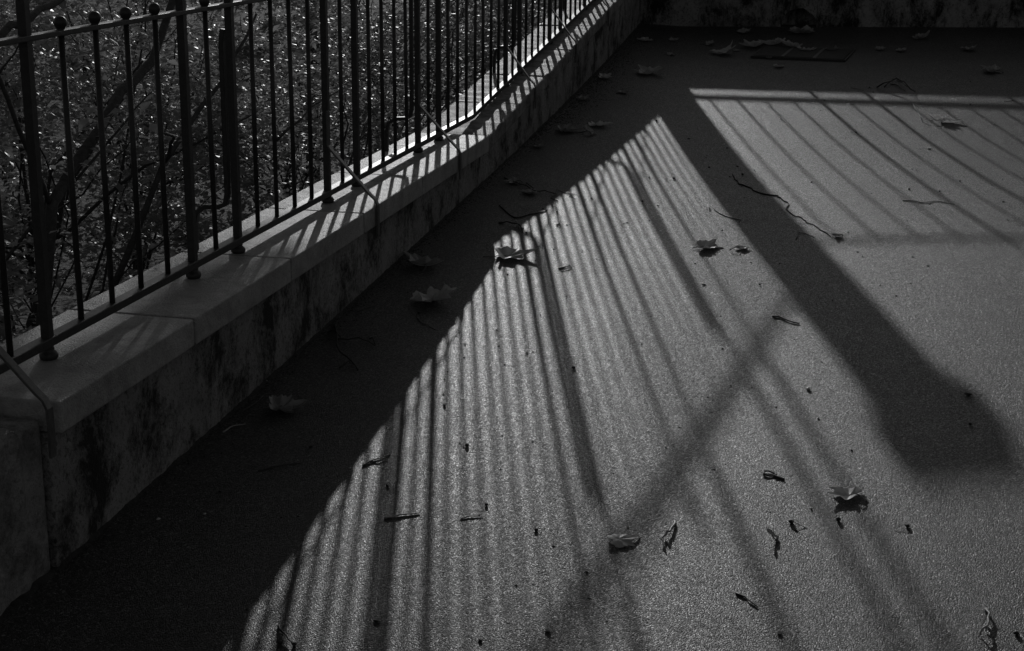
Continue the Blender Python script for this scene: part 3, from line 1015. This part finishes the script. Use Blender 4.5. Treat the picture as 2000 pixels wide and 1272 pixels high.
def clump_points(n, c, r, seed, gap=.5, ncl=0):
    q = np.random.default_rng(seed)
    ncl = ncl or max(24, n//130)
    d = q.normal(size=(ncl*2, 3)); d /= np.linalg.norm(d, axis=1)[:, None]
    rad = q.uniform(.25, 1.0, ncl*2)**.5
    ph = q.uniform(0, 6.28, 3)
    wob = 1+.16*np.sin(d[:, 0]*5+ph[0])+.14*np.sin(d[:, 2]*7+ph[1])+.12*np.sin(d[:, 1]*6+ph[2])
    cc = np.array(c)+d*(rad*wob)[:, None]*np.array(r)
    cc = cc[cc[:, 0] < -.36][:ncl]
    w_ = q.uniform(.3, 1.7, len(cc)); w_ /= w_.sum()
    pick = q.choice(len(cc), n*2, p=w_)
    sg = q.uniform(.05, .15, len(cc))*(sum(r)/3)
    off = q.normal(size=(n*2, 3))*sg[pick][:, None]*np.array((1.25, 1.25, .6))
    p = cc[pick]+off
    p = p[p[:, 0] < -.26]
    return p[:n]
def limb(m, pts, r0, r1, seg=7, jit=.02, rr=None):
    rr = rr or random
    P = [Vector(p) for p in pts]
    out = []
    for a, b in zip(P[:-1], P[1:]):
        for q in (0, .33, .66):
            out.append(a.lerp(b, q)+Vector((rr.uniform(-jit, jit), rr.uniform(-jit, jit), rr.uniform(-jit, jit))))
    out.append(P[-1])
    n = len(out)
    m.tube(out, [r0+(r1-r0)*i/(n-1) for i in range(n)], seg)
def shrub(c, r, n, L, mat, label, seed, nb=9, extra=None, trunk_r=.03):
    rr = random.Random(seed)
    base = (c[0]-.05, c[1], -1.62)
    root = empty('shrub', base)
    P = clump_points(n, c, r, seed)
    me = leaves_mesh('foliage', P-np.array(base), L, mat)
    link('foliage', me, None, root)
    m = MB()
    limb(m, [(0, 0, 0), (rr.uniform(-.1, .1), rr.uniform(-.1, .1), (c[2]+1.62)*.55), (rr.uniform(-.15, .15), rr.uniform(-.15, .15), (c[2]+1.62)*.95)], trunk_r, trunk_r*.5, 7, .03, rr)
    m.build('trunk', MAT['bark'], root, True)
    m = MB()
    for _ in range(nb):
        t = rr.uniform(.2, .8)
        s0 = Vector((0, 0, (c[2]+1.62)*t))
        k = P[rr.randrange(len(P))]-np.array(base)
        e = Vector(k)
        mid = s0.lerp(e, .5)+Vector((rr.uniform(-.2, .2), rr.uniform(-.2, .2), rr.uniform(0, .15)))
        limb(m, [s0, mid, e, e+(e-mid)*.35], trunk_r*rr.uniform(.15, .4), .0025, 5, .02, rr)
    if extra:
        for pts, r0, r1 in extra:
            limb(m, [Vector(p)-Vector(base) for p in pts], r0, r1, 7, .012, rr)
    m.build('branches', MAT['bark'], root, True)
    tag(root, label, 'shrub', 'shrubs in the garden beyond the railing')
    return root
SH = [
 # centre, radii, leaves, leaf length
 ((-1.65, 4.9, .25), (.75, 1.1, .95), 6500, .040, 'foliage2', 'shrub with thick forked limbs behind the nearest railing bars'),
 ((-2.05, 7.0, .25), (.95, 1.3, 1.0), 8000, .042, 'foliage2', 'shrub with a slanting limb behind the ball-topped bars'),
 ((-1.20, 8.6, .00), (.75, 1.2, .95), 6500, .040, 'foliage2', 'bright leafy shrub behind the middle of the level railing'),
 ((-1.15, 10.6, .05), (.75, 1.3, .95), 6500, .038, 'foliage', 'dim shrub behind the bend of the parapet'),
 ((-1.25, 13.2, .30), (.85, 1.7, .95), 6500, .040, 'foliage', 'dim shrub behind the climbing railing'),
 ((-2.6, 9.2, .30), (1.0, 1.6, 1.1), 7500, .050, 'foliage2', 'tall pale shrub standing behind the bright leafy one'),
 ((-3.6, 7.0, .10), (1.1, 1.9, 1.2), 6500, .052, 'foliage', 'broad dark shrub at the far left behind the others'),
 ((-2.7, 12.5, .10), (1.1, 1.9, 1.1), 6500, .050, 'foliage2', 'pale shrub far behind the climbing railing'),
 ((-4.6, 11.0, -.15), (1.4, 2.4, 1.4), 6500, .060, 'foliage', 'large dark shrub deep in the garden'),
 ((-3.2, 16.5, .25), (1.7, 2.6, 1.2), 6500, .060, 'foliage', 'farthest dark shrub seen between the bars at top'),
 ((-1.6, 17.5, .25), (1.1, 2.6, 1.1), 5500, .050, 'foliage', 'shrub beyond the end of the parapet'),
]
EXTRA = {
 0: [([(-1.0, 5.06, -.3), (-1.0, 5.28, .43), (-1.0, 5.92, .78), (-1.0, 6.22, .88), (-1.0, 6.46, 1.12), (-1.05, 6.6, 1.4)], .026, .015), ([(-1.0, 4.85, 1.0), (-1.0, 5.01, 1.10), (-1.0, 5.21, 1.137), (-1.0, 5.5, 1.183), (-1.0, 5.9, 1.30)], .016, .011), ([(-1.0, 5.28, .43), (-.95, 5.0, .75), (-.9, 4.7, 1.2)], .011, .008)],
 1: [([(-1.4, 6.4, -.3), (-1.3, 6.9, .3), (-1.2, 7.4, .65), (-1.2, 7.9, .95)], .018, .007), ([(-1.3, 6.9, .3), (-1.1, 6.6, .5), (-1.0, 6.1, .62)], .010, .005)],
 2: [([(-.7, 7.6, -.2), (-.75, 8.1, .15), (-.8, 8.6, .35)], .008, .004), ([(-.9, 7.4, .35), (-.9, 7.9, .46), (-.9, 8.4, .5)], .008, .004)],
}
for i, (c, r, n, L, mt, lab) in enumerate(SH):
    shrub(c, r, int(n*1.35), L*1.15, MAT[mt], lab, 100+i, 26, EXTRA.get(i))
# a taller garden tree whose crown, above the picture, dapples the nearest coping stones
tr = empty('garden_tree', (-3.3, 14.4, -1.62))
m = MB(); limb(m, [(0, 0, 0), (.08, -.1, 1.7), (-.03, .05, 3.3), (.05, 0, 4.6)], .075, .035, 9, .02); m.build('trunk', MAT['bark'], tr, True)
P = clump_points(7000, (-3.25, 14.45, 3.12), (.95, .9, .46), 77, .3)
link('crown', leaves_mesh('crown', P-np.array((-3.3, 14.4, -1.62)), .075, MAT['foliage']), None, tr)
m = MB()
for _ in range(12):
    e = Vector(P[random.randrange(len(P))]-np.array((-3.3, 14.4, -1.62)))
    limb(m, [(0, 0, 3.2), Vector((0, 0, 3.9)).lerp(e, .5), e], .018, .005, 5, .03)
m.build('branches', MAT['bark'], tr, True)
tag(tr, 'slim garden tree with its crown above the picture behind the shrubs', 'tree')
